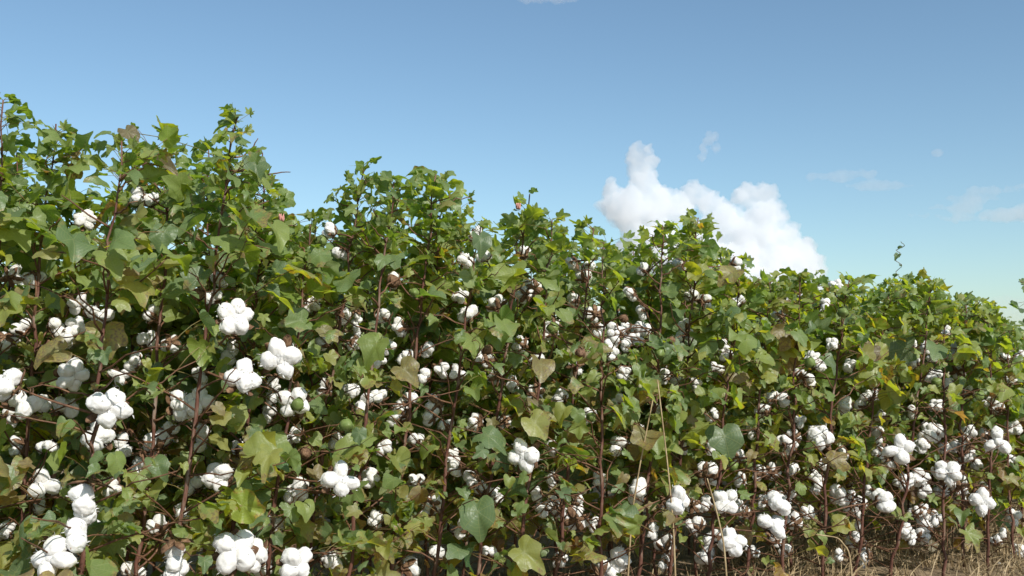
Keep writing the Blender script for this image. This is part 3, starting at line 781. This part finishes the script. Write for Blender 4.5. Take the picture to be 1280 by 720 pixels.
def grass():
    n = 20000; s = rng.uniform(-0.3, 5.4, n); pq = rng.uniform(-0.5, 1.3, n) + rng.normal(0, 0.08, n)
    xy = ROW0 + s[:, None] * RT + pq[:, None] * RN
    px, _, _ = project(np.concatenate([xy, np.full((n, 1), 0.1)], 1))
    keep = rng.random(n) < np.clip((px - 700) / 450, 0.28, 0.85) * np.where(pq < 0, 0.75, 1)
    clump = np.array([mnoise.noise(Vector((a * 3.1, b * 3.1, 0))) for a, b in xy]); keep &= clump > -0.08
    xy = xy[keep]; n = len(xy)
    h = rng.uniform(0.04, 0.17, n) * (1 + 0.7 * (rng.random(n) < 0.10)); az = rng.uniform(0, 6.28, n); lean = rng.uniform(0.1, 1.9, n)
    u = np.linspace(0, 1, 5); w = np.array((1, 1, 0.8, 0.55, 0.08)) * 0.0026
    D = np.stack([np.cos(az), np.sin(az), 0 * az], 1); S = np.stack([-np.sin(az + 1), np.cos(az + 1), 0 * az], 1)
    C = np.concatenate([xy, np.zeros((n, 1))], 1)[:, None] + (u ** 1.8)[None, :, None] * (h * lean)[:, None, None] * D[:, None]
    C[..., 2] += h[:, None] * (u - 0.42 * np.minimum(lean, 1)[:, None] * u ** 2.6)[:, :]
    V = np.stack([C - S[:, None] * w[None, :, None], C + S[:, None] * w[None, :, None]], 2).reshape(-1, 3)
    T = []
    for i in range(4): T += [(2 * i, 2 * i + 1, 2 * i + 3), (2 * i, 2 * i + 3, 2 * i + 2)]
    T = (np.array(T)[None] + (np.arange(n) * 10)[:, None, None]).reshape(-1, 3)
    tag(link('dry_grass', mesh_from('dry_grass', V, T, [M_STRAW])), 'tangle of dry tan grass under the plants along the bottom edge', 'dry grass', None, 'stuff')
grass()

# ------------------------------------------------------------------ ground
def ground():
    g = np.concatenate([-np.geomspace(6000, 8, 14), np.linspace(-7.5, 12, 118), np.geomspace(12.6, 6000, 14)])
    X, Y = np.meshgrid(g, g, indexing='ij'); Z = np.zeros_like(X); n = len(g)
    for i in range(n):
        for j in range(n):
            x, y = X[i, j], Y[i, j]
            if abs(x) < 14 and -9 < y < 14:
                Z[i, j] = -0.02 + 0.03 * mnoise.fractal(Vector((x * 1.7, y * 1.7, 0)), 1.0, 2.0, 4)
    V = np.stack([X, Y, Z], -1).reshape(-1, 3); idx = np.arange(n * n).reshape(n, n)
    a, b, c, d = idx[:-1, :-1].ravel(), idx[1:, :-1].ravel(), idx[1:, 1:].ravel(), idx[:-1, 1:].ravel()
    T = np.concatenate([np.stack([a, b, c], 1), np.stack([a, c, d], 1)])
    tag(link('ground', mesh_from('ground', V, T, [M_SOIL])), kind='structure')
ground()

# ------------------------------------------------------------------ clouds: closed bodies of pale scattering vapour, far away
def cloud_mat(name, dens, aniso=0.2):
    m, nt, out = newmat(name)
    v = N(nt, 'ShaderNodeVolumePrincipled'); v.inputs['Color'].default_value = (0.965, 0.972, 0.982, 1); v.inputs['Density'].default_value = dens; v.inputs['Anisotropy'].default_value = aniso
    nt.links.new(v.outputs[0], out.inputs['Volume'])
    return m

def cloud(name, puffs, D, voxel, mat, amp, freq, label, squash=1.0, depth=1.0):
    import bmesh
    c0 = at(np.mean([p[0] for p in puffs]), np.mean([p[1] for p in puffs]), D)
    parts = []
    for pf in puffs:
        x, y, r = pf[:3]; asp = pf[3] if len(pf) > 3 else 1.0
        P = at(x, y, D + rnd.uniform(-0.5, 0.5) * r * D / F) - c0
        R = r * D / F
        parts.append((ICO2[0] * np.array((R * asp, R * depth, R)) + P, ICO2[1]))
    V, T = join(parts)
    me = mesh_from(name + '_puffs', V, T, [mat])
    o = link(name, me, None, c0)
    md = o.modifiers.new('remesh', 'REMESH'); md.mode = 'VOXEL'; md.voxel_size = voxel
    dg = bpy.context.evaluated_depsgraph_get()
    me2 = bpy.data.meshes.new_from_object(o.evaluated_get(dg)); o.modifiers.clear(); o.data = me2
    n = len(me2.vertices); co = np.empty(n * 3, np.float32); me2.vertices.foreach_get('co', co); co = co.reshape(-1, 3)
    nr = np.empty(n * 3, np.float32); me2.vertex_normals.foreach_get('vector', nr); nr = nr.reshape(-1, 3)
    off = Vector((rnd.uniform(0, 99), 3, 7))
    for k in range(n):
        q = Vector(co[k]) * freq + off
        d = mnoise.fractal(q, 0.5, 2.1, 6) + 0.7 * (0.5 - abs(mnoise.noise(q * 1.6)))
        co[k] += nr[k] * d * amp
    me2.vertices.foreach_set('co', co.ravel()); me2.update()
    md = o.modifiers.new('remesh', 'REMESH'); md.mode = 'VOXEL'; md.voxel_size = voxel * 0.8      # heals folds left by the displacement
    dg = bpy.context.evaluated_depsgraph_get(); dg.update()
    me3 = bpy.data.meshes.new_from_object(o.evaluated_get(dg)); o.modifiers.clear(); o.data = me2 = me3
    me2.name = name
    if not me2.materials: me2.materials.append(mat)
    tag(o, label, 'cloud')
    return o
CUM = [(793, 184, 7), (808, 187, 8), (796, 198, 10), (812, 204, 10), (799, 214, 13), (815, 222, 10), (804, 234, 17), (758, 228, 6), (762, 242, 12), (770, 258, 20), (788, 262, 28), (822, 262, 28), (862, 242, 14), (848, 262, 20),
       (884, 252, 15), (905, 275, 22), (932, 246, 15), (950, 242, 12), (962, 244, 10), (955, 270, 24), (940, 298, 32), (982, 300, 20), (1003, 312, 16), (1018, 330, 14), (975, 328, 28),
       (880, 312, 34), (820, 305, 34), (920, 335, 34), (1000, 340, 26), (1026, 348, 11), (850, 345, 36), (960, 360, 36), (790, 320, 26), (900, 380, 34), (1010, 372, 24)]
cloud('cloud', CUM, 1000.0, 1.7, cloud_mat('cumulus_vapour', 0.07), 7.0, 0.075, 'big white cumulus cloud with two knobbly towers rising behind the crop')
cloud('cloud', [(877, 197, 4), (879, 186, 5), (884, 178, 6), (890, 170, 6), (893, 184, 4)], 1000.0, 1.0, cloud_mat('shred_vapour', 0.03), 4.5, 0.16, 'small torn shred of cloud above the big cumulus')
M_W = cloud_mat('wisp_vapour', 0.024); M_W2 = cloud_mat('wisp_vapour_dense', 0.03)
cloud('cloud', [(1258, 269, 9, 3.6), (1285, 266, 10, 3)], 1000.0, 1.5, M_W2, 4, 0.05, 'flat white cloud bank low at the right edge')
cloud('cloud', [(1160, 269, 3, 9), (1192, 260, 4, 9), (1220, 249, 4.5, 9), (1255, 239, 4.5, 10), (1290, 234, 4, 9), (1200, 273, 3, 11)], 1000.0, 1.5, M_W, 5, 0.045, 'long slanting feathery cloud streak at the right')
cloud('cloud', [(1040, 221, 5, 7), (1070, 217, 5, 6), (1100, 232, 5, 9)], 1000.0, 1.5, M_W, 3, 0.06, 'short faint cloud streak right of the cumulus')
cloud('cloud', [(1172, 191, 4, 1.8)], 1000.0, 1.0, M_W2, 2, 0.1, 'tiny puff of cloud in the open sky at right')
cloud('cloud', [(685, -2, 6, 7)], 1000.0, 1.5, M_W2, 3, 0.06, 'thin cloud cut by the top edge of the picture')
cloud('cloud', [(1272, 392, 22, 2.5), (1320, 395, 25, 2)], 1600.0, 3, cloud_mat('low_vapour', 0.004), 6, 0.03, 'pale low cloud peeping over the crop at the right edge')

# ------------------------------------------------------------------ light
w = bpy.data.worlds.new("World"); scene.world = w; w.use_nodes = True
nt = w.node_tree; nt.nodes.clear()
sky = nt.nodes.new('ShaderNodeTexSky'); sky.sky_type = 'NISHITA'; sky.sun_disc = False
EL = math.asin(SUN[2]); AZ = math.atan2(SUN[0], SUN[1])
sky.sun_elevation = EL; sky.sun_rotation = AZ
sky.air_density = 1.0; sky.dust_density = 0.7; sky.ozone_density = 1.0; sky.altitude = 0
bg = nt.nodes.new('ShaderNodeBackground'); bg.inputs['Strength'].default_value = 0.081
wo = nt.nodes.new('ShaderNodeOutputWorld')
nt.links.new(mixc(nt, 1.0, sky.outputs[0], (0.85, 0.98, 0.99), "MULTIPLY"), bg.inputs[0]); nt.links.new(bg.outputs[0], wo.inputs[0])
sl = bpy.data.lights.new('sun', 'SUN'); sl.energy = 3.4; sl.angle = math.radians(0.5); sl.color = (1.0, 0.955, 0.88)
so = bpy.data.objects.new('sun', sl); COL.objects.link(so)
so.rotation_euler = Vector(SUN).to_track_quat('Z', 'Y').to_euler()

scene.view_settings.view_transform = 'Standard'; scene.view_settings.look = 'None'
scene.view_settings.exposure = 0.78; scene.view_settings.gamma = 1.0; scene.view_settings.use_curve_mapping = False
scene.render.engine = 'CYCLES'
c = scene.cycles
c.max_bounces = 16; c.diffuse_bounces = 5; c.glossy_bounces = 3; c.transmission_bounces = 5; c.volume_bounces = 14; c.transparent_max_bounces = 16
print('plants', len(plants), 'leaves', total, 'objects', len(COL.objects))
